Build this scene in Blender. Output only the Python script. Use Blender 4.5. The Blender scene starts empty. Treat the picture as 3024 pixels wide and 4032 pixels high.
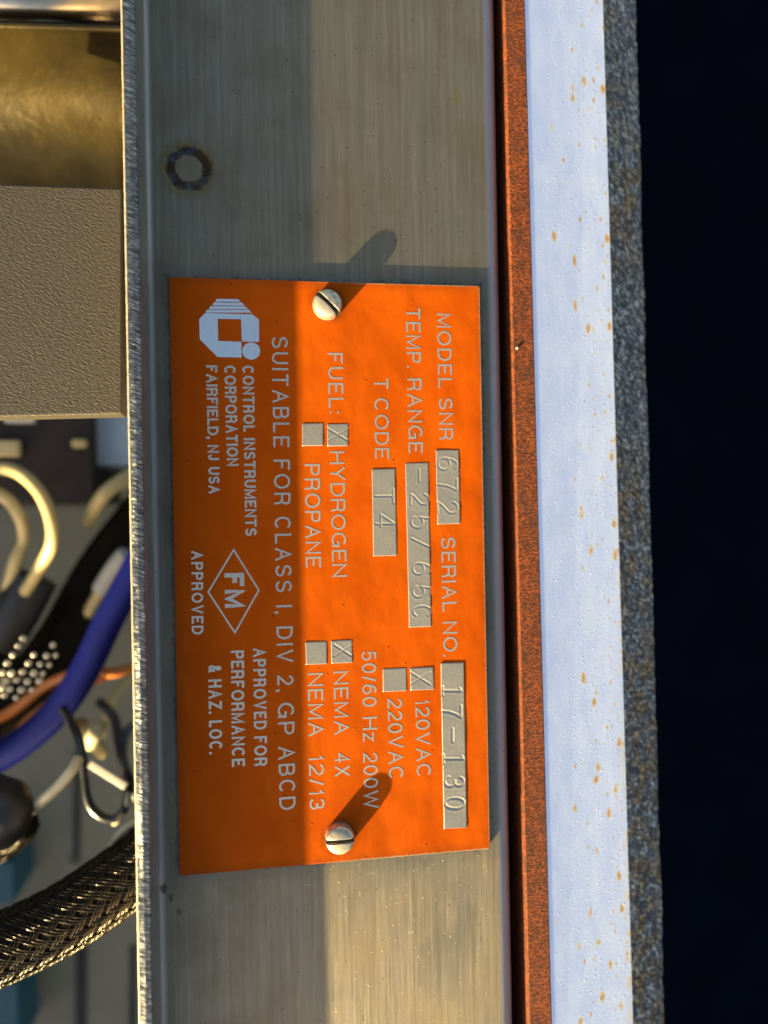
import bpy, bmesh, math, random
from mathutils import Vector, Matrix
import numpy as np

random.seed(7)
rng = np.random.default_rng(11)
SC = bpy.context.scene
COL = SC.collection
MM = 0.001

# ------------------------------------------------------------------ camera
# world: the nameplate lies face up in the plane z = 0, millimetres * 0.001
ROT = ((0.9878806, 0.01776826, -0.15419538),
       (-0.01823523, 0.99983242, -0.00161448),
       (0.15414085, 0.0044067, 0.98803906))
CAM = Vector((-14.35051735, 11.88359812, 159.79139289))
FPX = 3050.0
cam = bpy.data.cameras.new('camera')
cam_o = bpy.data.objects.new('camera', cam)
COL.objects.link(cam_o)
m3 = Matrix(ROT).to_4x4()
cam_o.matrix_world = Matrix.Translation(CAM * MM) @ m3
cam.sensor_fit = 'VERTICAL'
cam.sensor_height = 36.0
cam.lens = FPX / 4032.0 * 36.0
cam.clip_start = 0.005
cam.clip_end = 100.0
cam.dof.use_dof = True
cam.dof.focus_distance = 0.158
cam.dof.aperture_fstop = 6.6
SC.camera = cam_o

# ------------------------------------------------------------------ light
SUN_EL = math.radians(12.4)
SUN_AZ = math.atan2(-0.667, -0.745)          # clockwise from +Y
world = bpy.data.worlds.new("World")
SC.world = world
world.use_nodes = True
wn = world.node_tree
sky = wn.nodes.new('ShaderNodeTexSky')
sky.sky_type = 'NISHITA'
sky.sun_disc = False
sky.sun_elevation = SUN_EL
sky.sun_rotation = SUN_AZ
sky.air_density = 1.0
sky.dust_density = 4.0
sky.ozone_density = 1.0
wn.links.new(sky.outputs[0], wn.nodes['Background'].inputs[0])
wn.nodes['Background'].inputs[1].default_value = 0.066

sun = bpy.data.lights.new('sun', 'SUN')
sun.energy = 4.7
sun.angle = math.radians(0.9)
sun.color = (1.0, 0.82, 0.42)
sun_o = bpy.data.objects.new('sun', sun)
COL.objects.link(sun_o)
sdir = Vector((math.sin(SUN_AZ) * math.cos(SUN_EL), math.cos(SUN_AZ) * math.cos(SUN_EL), math.sin(SUN_EL)))
sun_o.rotation_euler = sdir.to_track_quat('Z', 'Y').to_euler()

SC.view_settings.view_transform = 'Standard'
SC.view_settings.look = 'None'
SC.view_settings.exposure = 2.6
SC.view_settings.gamma = 1.0
SC.view_settings.use_curve_mapping = False
SC.render.engine = 'CYCLES'
SC.cycles.max_bounces = 8


# ------------------------------------------------------------------ helpers
def at(x, y, w=0.0):
    """a place seen at photograph pixel (x, y), w millimetres above the plate -> mm"""
    d = Vector(((x - 1512) / FPX, -(y - 2016) / FPX, -1.0))
    d = Matrix(ROT) @ d
    s = (w - CAM.z) / d.z
    return CAM + d * s


class MB:
    """collects vertices (mm) and faces, becomes ONE mesh object"""
    def __init__(self):
        self.v = []; self.f = []; self.smooth = False

    def add(self, vs, fs):
        k = len(self.v)
        self.v += [tuple(p) for p in vs]
        self.f += [tuple(i + k for i in f) for f in fs]

    def box(self, x0, x1, y0, y1, z0, z1):
        vs = [(x, y, z) for z in (z0, z1) for y in (y0, y1) for x in (x0, x1)]
        self.add(vs, [(0, 2, 3, 1), (4, 5, 7, 6), (0, 1, 5, 4), (2, 6, 7, 3), (0, 4, 6, 2), (1, 3, 7, 5)])

    def prism(self, pts, z0, z1, cap_bottom=True):
        """counter-clockwise outline in the xy plane"""
        n = len(pts)
        vs = [(p[0], p[1], z0) for p in pts] + [(p[0], p[1], z1) for p in pts]
        fs = [tuple(range(n, 2 * n))] + [(i, (i + 1) % n, n + (i + 1) % n, n + i) for i in range(n)]
        if cap_bottom:
            fs.append(tuple(reversed(range(n))))
        self.add(vs, fs)

    def hexa(self, top, bot):
        """eight corners: four of the upper face (ccw seen from above), four below them"""
        self.add(list(top) + list(bot), [(0, 1, 2, 3), (7, 6, 5, 4)] +
                 [(4 + i, 4 + (i + 1) % 4, (i + 1) % 4, i) for i in range(4)])

    def sweep(self, prof, y0, y1, n=2, wob=None, closed=True):
        """profile in (x, z) swept along y"""
        k = len(prof); rows = []
        for j in range(n):
            y = y0 + (y1 - y0) * j / (n - 1)
            for i, (a, b) in enumerate(prof):
                dx, dz = wob(i, y) if wob else (0, 0)
                rows.append((a + dx, y, b + dz))
        fs = []
        for j in range(n - 1):
            for i in range(k if closed else k - 1):
                a = j * k + i; b = j * k + (i + 1) % k
                fs.append((a, a + k, b + k, b))
        if closed:
            fs.append(tuple(range(k)))
            fs.append(tuple((n - 1) * k + i for i in reversed(range(k))))
        self.add(rows, fs)

    def tube(self, path, r, seg=12, caps=True, flat=1.0):
        P = [Vector(p) for p in path]
        n = len(P); vs = []; N = None
        for i in range(n):
            t = (P[min(i + 1, n - 1)] - P[max(i - 1, 0)]).normalized()
            if N is None:
                N = t.orthogonal().normalized()
            N = (N - t * N.dot(t)).normalized()
            B = t.cross(N)
            rr = r[i] if isinstance(r, (list, tuple)) else r
            for s in range(seg):
                a = 2 * math.pi * s / seg
                vs.append(P[i] + (N * math.cos(a) + B * math.sin(a) * flat) * rr)
        fs = [(i * seg + s, i * seg + (s + 1) % seg, (i + 1) * seg + (s + 1) % seg, (i + 1) * seg + s)
              for i in range(n - 1) for s in range(seg)]
        if caps:
            fs.append(tuple(reversed(range(seg))))
            fs.append(tuple((n - 1) * seg + s for s in range(seg)))
        self.add(vs, fs)

    def grid(self, fn, nu, nv):
        vs = [fn(i / (nu - 1), j / (nv - 1)) for j in range(nv) for i in range(nu)]
        fs = [(j * nu + i, j * nu + i + 1, (j + 1) * nu + i + 1, (j + 1) * nu + i)
              for j in range(nv - 1) for i in range(nu - 1)]
        self.add(vs, fs)

    def ball(self, c, r, nu=14, nv=8, sz=1.0):
        vs = []
        for j in range(nv + 1):
            th = math.pi * j / nv
            for i in range(nu):
                a = 2 * math.pi * i / nu
                vs.append((c[0] + r * math.sin(th) * math.cos(a), c[1] + r * math.sin(th) * math.sin(a), c[2] + r * sz * math.cos(th)))
        fs = [(j * nu + i, (j + 1) * nu + i, (j + 1) * nu + (i + 1) % nu, j * nu + (i + 1) % nu)
              for j in range(nv) for i in range(nu)]
        self.add(vs, fs)

    def build(self, name, mat, parent=None, smooth=False, bevel=0.0, seg=2, origin=None, angle=30):
        me = bpy.data.meshes.new(name)
        off = Vector((0, 0, 0))
        if parent is not None:
            off = parent['_o'] if isinstance(parent, dict) else ORG[parent.name]
        elif origin is not None:
            off = Vector(origin)
        me.from_pydata([((p[0] - off[0]) * MM, (p[1] - off[1]) * MM, (p[2] - off[2]) * MM) for p in self.v], [], self.f)
        bm = bmesh.new(); bm.from_mesh(me)
        bmesh.ops.remove_doubles(bm, verts=bm.verts, dist=1e-8)
        bmesh.ops.recalc_face_normals(bm, faces=bm.faces) if not getattr(self, 'keep', False) else None
        bm.to_mesh(me); bm.free()
        me.materials.append(mat)
        o = bpy.data.objects.new(name, me)
        COL.objects.link(o)
        if parent is not None:
            o.parent = parent
        else:
            o.location = off * MM
        ORG[o.name] = off
        if bevel:
            b = o.modifiers.new('bevel', 'BEVEL'); b.width = bevel * MM; b.segments = seg
            b.limit_method = 'ANGLE'; b.angle_limit = math.radians(angle)
        if smooth:
            me.polygons.foreach_set('use_smooth', [True] * len(me.polygons))
        return o


ORG = {}


def tag(o, label, cat, group=None, kind=None):
    if label: o['label'] = label
    if cat: o['category'] = cat
    if group: o['group'] = group
    if kind: o['kind'] = kind
    return o


def thing(name, loc, label, cat, group=None):
    o = bpy.data.objects.new(name, None)
    COL.objects.link(o)
    o.location = Vector(loc) * MM
    o.empty_display_size = 0.01
    ORG[o.name] = Vector(loc)
    return tag(o, label, cat, group)


def smooth_path(pts, n=8):
    """Catmull-Rom through the points"""
    P = [Vector(p) for p in pts]
    P = [P[0] * 2 - P[1]] + P + [P[-1] * 2 - P[-2]]
    out = []
    for i in range(1, len(P) - 2):
        a, b, c, d = P[i - 1:i + 3]
        for k in range(n):
            t = k / n
            out.append(0.5 * ((2 * b) + (c - a) * t + (2 * a - 5 * b + 4 * c - d) * t * t + (3 * b - a - 3 * c + d) * t ** 3))
    out.append(P[-2])
    return out


# ------------------------------------------------------------------ materials
class Mat:
    def __init__(self, name, color=(.5, .5, .5), rough=.5, metal=0.0, spec=.5):
        self.m = bpy.data.materials.new(name)
        self.m.use_nodes = True
        self.t = self.m.node_tree
        self.b = self.t.nodes['Principled BSDF']
        self.set('Base Color', (*color, 1)); self.set('Roughness', rough)
        self.set('Metallic', metal); self.set('Specular IOR Level', spec)
        g = self.t.nodes.new('ShaderNodeNewGeometry')
        s = self.t.nodes.new('ShaderNodeVectorMath'); s.operation = 'SCALE'
        s.inputs['Scale'].default_value = 1000.0
        self.t.links.new(g.outputs['Position'], s.inputs[0])
        self.mm = s.outputs[0]
        self.h = None

    def set(self, k, v): self.b.inputs[k].default_value = v

    def link(self, a, b): self.t.links.new(a, b)

    def val(self, x):
        return x

    def math(self, op, a, b=None, c=None, clamp=False):
        n = self.t.nodes.new('ShaderNodeMath'); n.operation = op; n.use_clamp = clamp
        for i, x in enumerate((a, b, c)):
            if x is None: continue
            if isinstance(x, (int, float)): n.inputs[i].default_value = x
            else: self.link(x, n.inputs[i])
        return n.outputs[0]

    def mapping(self, scale, loc=(0, 0, 0), rot=0.0):
        n = self.t.nodes.new('ShaderNodeMapping')
        n.inputs['Scale'].default_value = scale; n.inputs['Location'].default_value = loc
        n.inputs['Rotation'].default_value = (0, 0, rot)
        if rot:                       # turn first, then stretch
            n2 = self.t.nodes.new('ShaderNodeMapping'); n2.inputs['Rotation'].default_value = (0, 0, rot)
            self.link(self.mm, n2.inputs[0]); n.inputs['Rotation'].default_value = (0, 0, 0)
            self.link(n2.outputs[0], n.inputs[0])
        else:
            self.link(self.mm, n.inputs[0])
        return n.outputs[0]

    def noise(self, scale=(1, 1, 1), detail=3.0, rough=.55, loc=(0, 0, 0), rot=0.0, dist=0.0):
        n = self.t.nodes.new('ShaderNodeTexNoise')
        n.inputs['Scale'].default_value = 1.0; n.inputs['Detail'].default_value = detail
        n.inputs['Roughness'].default_value = rough; n.inputs['Distortion'].default_value = dist
        self.link(self.mapping(scale, loc, rot), n.inputs['Vector'])
        return n.outputs['Fac']

    def voro(self, scale, loc=(0, 0, 0), rnd=1.0):
        n = self.t.nodes.new('ShaderNodeTexVoronoi')
        n.inputs['Scale'].default_value = 1.0; n.inputs['Randomness'].default_value = rnd
        self.link(self.mapping(scale, loc), n.inputs['Vector'])
        s = self.t.nodes.new('ShaderNodeSeparateColor')
        self.link(n.outputs['Color'], s.inputs[0])
        return n.outputs['Distance'], s.outputs[0], s.outputs[1]

    def ramp(self, fac, stops):
        n = self.t.nodes.new('ShaderNodeValToRGB')
        r = n.color_ramp
        while len(r.elements) > 1: r.elements.remove(r.elements[0])
        for i, (p, c) in enumerate(stops):
            e = r.elements[0] if i == 0 else r.elements.new(p)
            e.position = p
            e.color = (c, c, c, 1) if isinstance(c, (int, float)) else (*c, 1)
        self.link(fac, n.inputs[0])
        return n.outputs[0]

    def rng(self, fac, a, b, c, d, smooth=False):
        n = self.t.nodes.new('ShaderNodeMapRange')
        if smooth: n.interpolation_type = 'SMOOTHSTEP'
        for i, x in enumerate((a, b, c, d)): n.inputs[i + 1].default_value = x
        self.link(fac, n.inputs[0])
        return n.outputs[0]

    def mix(self, fac, a, b, mode='MIX'):
        n = self.t.nodes.new('ShaderNodeMix'); n.data_type = 'RGBA'; n.blend_type = mode
        for k, x in ((0, fac), (6, a), (7, b)):
            if isinstance(x, (int, float)): n.inputs[k].default_value = x
            elif isinstance(x, tuple): n.inputs[k].default_value = (*x, 1)
            else: self.link(x, n.inputs[k])
        return n.outputs[2]

    def bump(self, height, dist, strength=1.0):
        n = self.t.nodes.new('ShaderNodeBump')
        n.inputs['Strength'].default_value = strength
        n.inputs['Distance'].default_value = dist * MM
        self.link(height, n.inputs['Height'])
        if self.h is not None: self.link(self.h, n.inputs['Normal'])
        self.h = n.outputs[0]
        self.link(self.h, self.b.inputs['Normal'])

    def color(self, c): self.link(c, self.b.inputs['Base Color'])

    def rough(self, c): self.link(c, self.b.inputs['Roughness'])

    def sep(self):
        n = self.t.nodes.new('ShaderNodeSeparateXYZ'); self.link(self.mm, n.inputs[0])
        return n.outputs


M = {}


# plate size (mm)
PW, PH = 64.32, 120.0


def mat_steel():
    k = Mat('brushed_steel', (.2, .18, .14), .5, .84)
    n1 = k.noise((6.5, .075, 1), 4, .7)                 # long brushing lines
    n2 = k.noise((1.3, .03, 1), 3, .6, (3, 1, 0))
    n3 = k.noise((.07, .06, .1), 4, .6, (7, 2, 0))      # cloudy stains
    n4 = k.noise((.22, .05, 1), 3, .6, (1, 9, 4))
    f = k.math('ADD', k.math('MULTIPLY', n1, .45), k.math('MULTIPLY', n2, .55))
    c = k.ramp(f, [(.28, (.155, .124, .081)), (.5, (.212, .172, .114)), (.72, (.295, .243, .165))])
    st = k.rng(n3, .42, .68, 0, 1, True)
    c = k.mix(k.math('MULTIPLY', st, .45), c, (.14, .105, .058))
    c = k.mix(k.math('MULTIPLY', k.rng(n4, .5, .72, 0, 1, True), .3), c, (.19, .175, .14))
    # paler colour painted on the two bends for the sky they reflect
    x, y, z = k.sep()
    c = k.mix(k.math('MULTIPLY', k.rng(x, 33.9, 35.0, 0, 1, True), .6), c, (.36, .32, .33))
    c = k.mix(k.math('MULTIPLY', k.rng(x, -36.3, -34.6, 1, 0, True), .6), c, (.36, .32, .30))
    # heat stain round the welded stud
    cx, cy = WELD.x, WELD.y
    wob = k.noise((.7, .7, .7), 4, .7, (2, 5, 1))
    d = k.math('SQRT', k.math('ADD', k.math('POWER', k.math('SUBTRACT', x, cx), 2), k.math('POWER', k.math('SUBTRACT', y, cy), 2)))
    d = k.math('ADD', d, k.math('MULTIPLY', k.math('SUBTRACT', wob, .5), 1.6))
    halo = k.math('MULTIPLY', k.rng(d, 4.3, 7.2, 1, 0, True), k.rng(d, 2.2, 3.4, .25, 1, True))
    c = k.mix(k.math('MULTIPLY', halo, .7), c, (.15, .11, .03))
    ringc = k.ramp(k.noise((.42, .42, .4), 2, .5, (4, 4, 4)), [(.34, (.05, .024, .010)), (.46, (.028, .020, .012)), (.54, (.06, .052, .042)), (.61, (.035, .036, .042)), (.74, (.09, .088, .082))])
    ring = k.math('MULTIPLY', k.rng(d, 2.6, 3.0, 0, 1, True), k.rng(d, 4.0, 5.2, 1, 0, True))
    c = k.mix(k.math('MULTIPLY', ring, .95), c, ringc)
    # smears of brown dirt beside the lip and a faint yellow stain
    x, y, z = k.sep()
    for (sx_, sy_), rad, colr, am in ((DIRT[0], 1.3, (.05, .034, .015), .8), (DIRT[1], 1.0, (.05, .034, .015), .7), (DIRT[2], .9, (.05, .034, .015), .6), (DIRT[3], 2.4, (.20, .16, .04), .4)):
        d = k.math('SQRT', k.math('ADD', k.math('POWER', k.math('MULTIPLY', k.math('SUBTRACT', x, sx_), 1.6), 2), k.math('POWER', k.math('SUBTRACT', y, sy_), 2)))
        d = k.math('ADD', d, k.math('MULTIPLY', k.math('SUBTRACT', k.noise((1.3, 1.0, 1), 4, .7, (sx_, 2, 0)), .5), 2.2))
        c = k.mix(k.math('MULTIPLY', k.rng(d, rad * .4, rad, 1, 0, True), am), c, colr)
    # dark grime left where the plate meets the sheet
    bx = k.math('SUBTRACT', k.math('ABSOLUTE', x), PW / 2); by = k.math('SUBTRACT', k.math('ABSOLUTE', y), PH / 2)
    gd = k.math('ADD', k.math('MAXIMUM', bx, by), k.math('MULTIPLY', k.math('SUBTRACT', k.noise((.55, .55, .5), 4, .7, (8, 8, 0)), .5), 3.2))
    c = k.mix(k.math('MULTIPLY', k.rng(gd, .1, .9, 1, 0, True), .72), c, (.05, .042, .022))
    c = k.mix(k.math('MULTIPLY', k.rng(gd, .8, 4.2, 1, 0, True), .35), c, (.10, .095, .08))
    ds, r1, r2 = k.voro((.9, .9, .9), (3, 3, 0))
    spk = k.math('MULTIPLY', k.rng(ds, .10, .2, 1, 0), k.math('GREATER_THAN', r1, .92))
    c = k.mix(k.math('MULTIPLY', spk, .75), c, (.045, .04, .03))
    k.color(c)
    k.rough(k.math('ADD', k.rng(n1, .3, .7, .40, .54), k.rng(n3, .35, .7, -.06, .06)))
    k.b.inputs['Anisotropic'].default_value = .55        # brushed lengthwise: glints spread across
    tn = k.t.nodes.new('ShaderNodeCombineXYZ'); tn.inputs[0].default_value = 1.0
    k.link(tn.outputs[0], k.b.inputs['Tangent'])
    k.bump(n1, .006)
    k.bump(k.math('MULTIPLY', ring, k.noise((.5, .5, .5), 3, .6, (6, 6, 2))), -.55)
    k.bump(k.noise((.09, .04, .1), 2, .5, (9, 1, 0)), .2)
    gr = None                                            # grit that catches the low sun
    for sc, loc, thr, rad in ((.9, (8, 1, 0), .86, .14), (1.7, (2, 6, 0), .88, .2), (.33, (5, 5, 0), .8, .09)):
        ds2, a1, a2 = k.voro((sc, sc, sc), loc)
        ds2 = k.math('ADD', ds2, k.math('MULTIPLY', k.math('SUBTRACT', k.noise((3, 3, 3), 2, .6), .5), .12))
        q = k.math('MULTIPLY', k.rng(ds2, .0, rad, 1, 0), k.math('GREATER_THAN', a1, thr))
        gr = q if gr is None else k.math('MAXIMUM', gr, q)
    k.bump(gr, .08)
    return k.m


WELD = at(742, 664, -1.3)


DIRT = [tuple(at(x_, y_, -1.3))[:2] for x_, y_ in ((645, 3497), (672, 3535), (705, 3590), (1800, 380))]


def mat_orange():
    k = Mat('orange_enamel', (.36, .052, .0008), .5, 0, .03)
    n = k.noise((.07, .035, .05), 2, .5)
    c = k.ramp(k.noise((.12, .09, .1), 3, .55, (4, 0, 0)), [(.3, (.295, .043, .0006)), (.7, (.345, .057, .001))])
    ds, a, b = k.voro((.55, .55, .55), (1, 5, 0))
    sp = k.math('MULTIPLY', k.rng(ds, .05, .15, 1, 0), k.math('GREATER_THAN', a, .90))
    c = k.mix(k.math('MULTIPLY', sp, .6), c, (.03, .012, .003))
    # worn to the metal along the rim
    x, y, z = k.sep()
    ex = k.math('SUBTRACT', PW / 2, k.math('ABSOLUTE', x)); ey = k.math('SUBTRACT', PH / 2, k.math('ABSOLUTE', y))
    e = k.math('MINIMUM', ex, ey)
    e = k.math('ADD', e, k.math('MULTIPLY', k.math('SUBTRACT', k.noise((1.6, 1.6, 1), 4, .7), .5), 1.0))
    right = k.rng(x, -6, 6, .05, 1)
    wear = k.math('MULTIPLY', k.rng(e, .08, .36, 1, 0), right)
    c = k.mix(wear, c, (.24, .20, .12))
    # grime gathered round the two screws, thin dark scuffs
    for sx_, sy_ in ((-.4, 55.2), (.1, -55.1)):
        d = k.math('SQRT', k.math('ADD', k.math('POWER', k.math('SUBTRACT', x, sx_), 2), k.math('POWER', k.math('SUBTRACT', y, sy_), 2)))
        d = k.math('ADD', d, k.math('MULTIPLY', k.math('SUBTRACT', k.noise((.9, .9, .9), 4, .7, (sx_ * 9, 3, 0)), .5), 2.4))
        c = k.mix(k.math('MULTIPLY', k.rng(d, 3.1, 4.6, 1, 0, True), .5), c, (.10, .028, .004))
    sc1 = k.noise((.16, 2.6, 1), 3, .7, (3, 3, 0), rot=.9)
    c = k.mix(k.math('MULTIPLY', k.rng(sc1, .68, .76, 0, 1), .25), c, (.10, .03, .006))
    gm = k.rng(e, .2, 2.2, 1, 0, True)
    c = k.mix(k.math('MULTIPLY', k.math('MULTIPLY', gm, k.noise((.5, .5, .5), 4, .7, (1, 7, 0))), .7), c, (.15, .034, .004))
    k.color(c)
    k.bump(n, .6)
    k.bump(k.noise((.16, .11, .1), 2, .5, (3, 8, 0)), .25)
    k.bump(k.noise((1.6, 1.6, 1.6), 3, .65), .022)
    k.bump(sp, .10)
    return k.m


def mat_bare(name='bare_lettering', base=(.66, .55, .41), rough=.27, metal=.8):
    k = Mat(name, base, rough, metal)
    n = k.noise((3.5, 3.5, 3), 3, .6)
    k.color(k.ramp(n, [(.3, tuple(x * .82 for x in base)), (.7, tuple(min(1, x * 1.12) for x in base))]))
    k.bump(k.noise((.5, .5, .5), 2, .5), .02)
    return k.m


def simple(name, color, rough=.5, metal=0.0, spec=.5, var=.18, scale=.6, bump=0.0, bscale=2.0):
    k = Mat(name, color, rough, metal, spec)
    n = k.noise((scale, scale, scale), 3, .6)
    k.color(k.ramp(n, [(.3, tuple(c * (1 - var) for c in color)), (.7, tuple(c * (1 + var) for c in color))]))
    if bump:
        k.bump(k.noise((bscale, bscale, bscale), 3, .6), bump)
    return k.m


def mat_gasket():
    k = Mat('orange_rubber', (.07, .02, .006), .8, 0, .2)
    n = k.noise((1.3, 2.6, 1.3), 4, .75)
    n2 = k.noise((.5, .35, .5), 3, .6, (5, 5, 5))
    c = k.ramp(n, [(.36, (.022, .007, .003)), (.48, (.10, .023, .006)), (.64, (.235, .056, .012))])
    c = k.mix(k.rng(n2, .45, .7, 0, .75), c, (.04, .016, .008))
    ds, a, b = k.voro((.8, .8, .8))
    c = k.mix(k.math('MULTIPLY', k.rng(ds, .06, .2, 1, 0), k.math('GREATER_THAN', a, .8)), c, (.012, .007, .004))
    k.color(c)
    k.bump(n, .16); k.bump(k.noise((3.5, 3.5, 3.5), 2, .5), .05)
    return k.m


def mat_white():
    k = Mat('white_paint', (.60, .62, .72), .34, 0, .4)
    x, y, z = k.sep()
    c = k.ramp(k.noise((.3, .12, .3), 3, .6), [(.3, (.475, .53, .70)), (.7, (.59, .625, .73))])
    # rust spots, drawn out along the strip, thicker towards the outer edge
    tot = None
    for sc, loc, thr, rad in (((.34, .19, .3), (2, 3, 0), .56, .34), ((.7, .34, .7), (9, 4, 0), .66, .32), ((1.4, .8, 1), (4, 8, 0), .78, .32)):
        ds, a, b = k.voro(sc, loc)
        lim = k.math('SUBTRACT', a, k.rng(x, WX0 + 2, WX1 - 1, .36, -.13))
        w = k.math('ADD', ds, k.math('MULTIPLY', k.math('SUBTRACT', k.noise((1.3, .7, 1), 3, .7), .5), .42))
        s = k.math('MULTIPLY', k.rng(w, rad * .2, rad, 1, 0, True), k.rng(lim, thr, thr + .1, 0, 1))
        tot = s if tot is None else k.math('MAXIMUM', tot, s)
    fr = k.math('MULTIPLY', k.rng(x, WX1 - .9, WX1 - .1, 0, 1), k.rng(k.noise((.9, .5, .9), 4, .7, (3, 1, 0)), .45, .7, 0, .8))
    tot = k.math('MAXIMUM', tot, fr)
    rust = k.ramp(tot, [(0, (.66, .58, .36)), (.45, (.66, .46, .14)), (1, (.50, .23, .04))])
    c = k.mix(k.math('MULTIPLY', k.rng(tot, 0, .7, 0, 1), .92), c, rust)
    ds, a, b = k.voro((1.1, 1.1, 1.1), (6, 6, 0))
    c = k.mix(k.math('MULTIPLY', k.rng(ds, .05, .13, 1, 0), k.math('GREATER_THAN', a, .85)), c, (.12, .10, .09))
    k.color(c)
    g = k.noise((3.2, 3.2, 3.2), 3, .65, (1, 1, 0))
    amt = k.rng(x, WX0, WX1, .15, 1.0)
    k.bump(k.math('MULTIPLY', g, amt), .11)
    ds, a, b = k.voro((.75, .75, .75), (5, 2, 0))         # coarse grains standing up in the paint
    k.bump(k.math('MULTIPLY', k.math('MULTIPLY', k.rng(ds, 0, .22, 1, 0, True), k.math('GREATER_THAN', a, .45)), amt), .16)
    return k.m


def mat_ledge():
    k = Mat('weathered_zinc', (.2, .19, .17), .55, .25)
    n = k.noise((.65, 1.15, .65), 4, .78, rot=.6)
    n2 = k.noise((.35, .22, .35), 3, .6, (4, 4, 1))
    c = k.ramp(n, [(.38, (.014, .015, .020)), (.46, (.075, .075, .075)), (.54, (.20, .19, .17)), (.64, (.66, .62, .54))])
    br = k.math('MULTIPLY', k.rng(n2, .44, .56, 0, 1, True), k.rng(k.noise((.05, .022, .05), 2, .5, (2, 7, 0)), .38, .58, .25, 1, True))
    c = k.mix(k.math('MULTIPLY', br, .8), c, k.ramp(n, [(.38, (.03, .014, .006)), (.5, (.17, .085, .022)), (.64, (.55, .34, .11))]))
    bl = k.rng(k.noise((.5, .4, .5), 3, .6, (9, 2, 2)), .52, .62, 0, 1, True)
    c = k.mix(k.math('MULTIPLY', bl, .7), c, (.022, .026, .045))
    k.color(c)
    k.bump(n, .45)
    k.bump(k.noise((3.5, 3.5, 3.5), 3, .6), .12)
    return k.m


def mat_taupe():
    k = Mat('textured_taupe_powder_coat', (.055, .042, .027), .5, 0, .25)
    n = k.noise((1.15, 2.5, 1), 2.5, .6, rot=.42, dist=.3)
    c = k.ramp(n, [(.35, (.034, .028, .020)), (.7, (.052, .042, .030))])
    k.color(c)
    k.bump(n, .20)
    k.bump(k.noise((2.5, 2.5, 2.5), 2, .5), .025)
    return k.m


def mat_cut():
    """sheared edge of the sheet: fine slanted tool marks"""
    k = Mat('sheared_steel_edge', (.30, .27, .21), .3, .9)
    n = k.noise((.35, 4.2, .6), 3, .7, rot=.35)
    k.color(k.ramp(n, [(.36, (.045, .044, .040)), (.52, (.13, .128, .118)), (.66, (.40, .40, .385))]))
    k.rough(k.rng(n, .3, .7, .2, .4))
    k.bump(n, .12)
    k.bump(k.noise((.3, .10, .3), 2, .5, (3, 0, 0)), .5)
    return k.m


def mat_braid(name, base):
    k = Mat(name, base, .38, 0, .6)
    return k.m


WX0 = at(2120, 2016, -0.9).x
WX1 = at(2434, 2016, -6.4).x
PROUD = -1.3                                  # face of the steel sheet

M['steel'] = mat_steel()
M['cut'] = mat_cut()
M['orange'] = mat_orange()
M['bare'] = mat_bare()
M['emblem'] = mat_bare('emblem_sky_sheen', (.90, .90, .82), .22, .95)  # same bare metal as the lettering, lightened to carry a sky reflection
M['field'] = mat_bare('bare_field', (.44, .38, .28), .30, .75)
M['plate_back'] = mat_bare('plate_metal', (.42, .38, .28), .4, .8)
M['rim_gold'] = simple('sunlit_rim_and_grit', (.62, .50, .32), .45, .4, .5, .3, 1.2)  # gold of the added sunlit rim, shared by the grit crumb
def mat_screw():
    k = Mat('tarnished_nickel_screw', (.5, .42, .28), .4, .8)
    n = k.noise((1.1, 1.1, 1.1), 4, .7, (4, 2, 0))
    k.color(k.ramp(n, [(.33, (.22, .175, .105)), (.45, (.45, .375, .25)), (.62, (.58, .49, .34))]))
    k.rough(k.rng(n, .35, .65, .55, .34))
    k.bump(k.noise((1.6, 1.6, 1.6), 3, .6), .035)
    return k.m


M['screw'] = mat_screw()
M['slot'] = simple('slot_dark', (.06, .05, .035), .6, .5)  # darker tone for the slot floor
M['gasket'] = mat_gasket()
M['white'] = mat_white()
M['ledge'] = mat_ledge()
M['taupe'] = mat_taupe()
M['panel_grey'] = simple('grey_back_panel', (.22, .185, .115), .55, 0, .3, .1, .05)
M['seam'] = simple('dark_seam', (.03, .027, .02), .8)
M['chrome'] = simple('polished_bar', (.60, .49, .34), .3, 1.0, .5, .1, .3, .03, .8)
M['brass'] = simple('yellow_chromate', (.042, .029, .008), .3, .7, .5, .55, .05, .35, .12)  # strong colour blotches stand in for dark reflections
M['black'] = simple('black_plastic', (.016, .014, .012), .42, 0, .5, .2, .3)
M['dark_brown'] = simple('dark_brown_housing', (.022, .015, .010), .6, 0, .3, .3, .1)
M['black_wire'] = simple('black_wire_skin', (.012, .012, .011), .25, 0, .6)
M['cream'] = simple('cream_insulation', (.46, .35, .15), .4, 0, .5, .12, .2)
M['pale_wire'] = simple('pale_insulation', (.40, .35, .22), .35, 0, .5, .1, .2)
M['white_plastic'] = simple('white_plastic', (.42, .39, .33), .4, 0, .5, .06, .2)
M['blue'] = simple('blue_cable_jacket', (.004, .006, .085), .4, 0, .15, .1, .1)
M['orange_wire'] = simple('orange_insulation', (.55, .16, .02), .4, 0, .5, .1, .2)
M['teal'] = simple('teal_block', (.01, .07, .09), .5, 0, .4)
M['pale_blue'] = simple('pale_blue_plastic', (.34, .42, .47), .3, 0, .5, .06, .1)
M['glint'] = simple('glint_cream', (.50, .44, .32), .2, 0, .5, .04, .5)  # cream of the balls that stand for sun glints
M['sleeve'] = simple('sleeve_core', (.006, .005, .0035), .8, 0, .1)
M['strand'] = simple('braided_filament', (.022, .015, .006), .22, .8, .7, .35, .8)
M['floor'] = simple('dark_floor', (.0004, .0008, .0028), 1.0, 0, 0.0, .2, .02)
M['cab_wall'] = simple('cabinet_wall_steel', (.20, .19, .16), .5, .3, .4, .1, .05)

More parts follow.
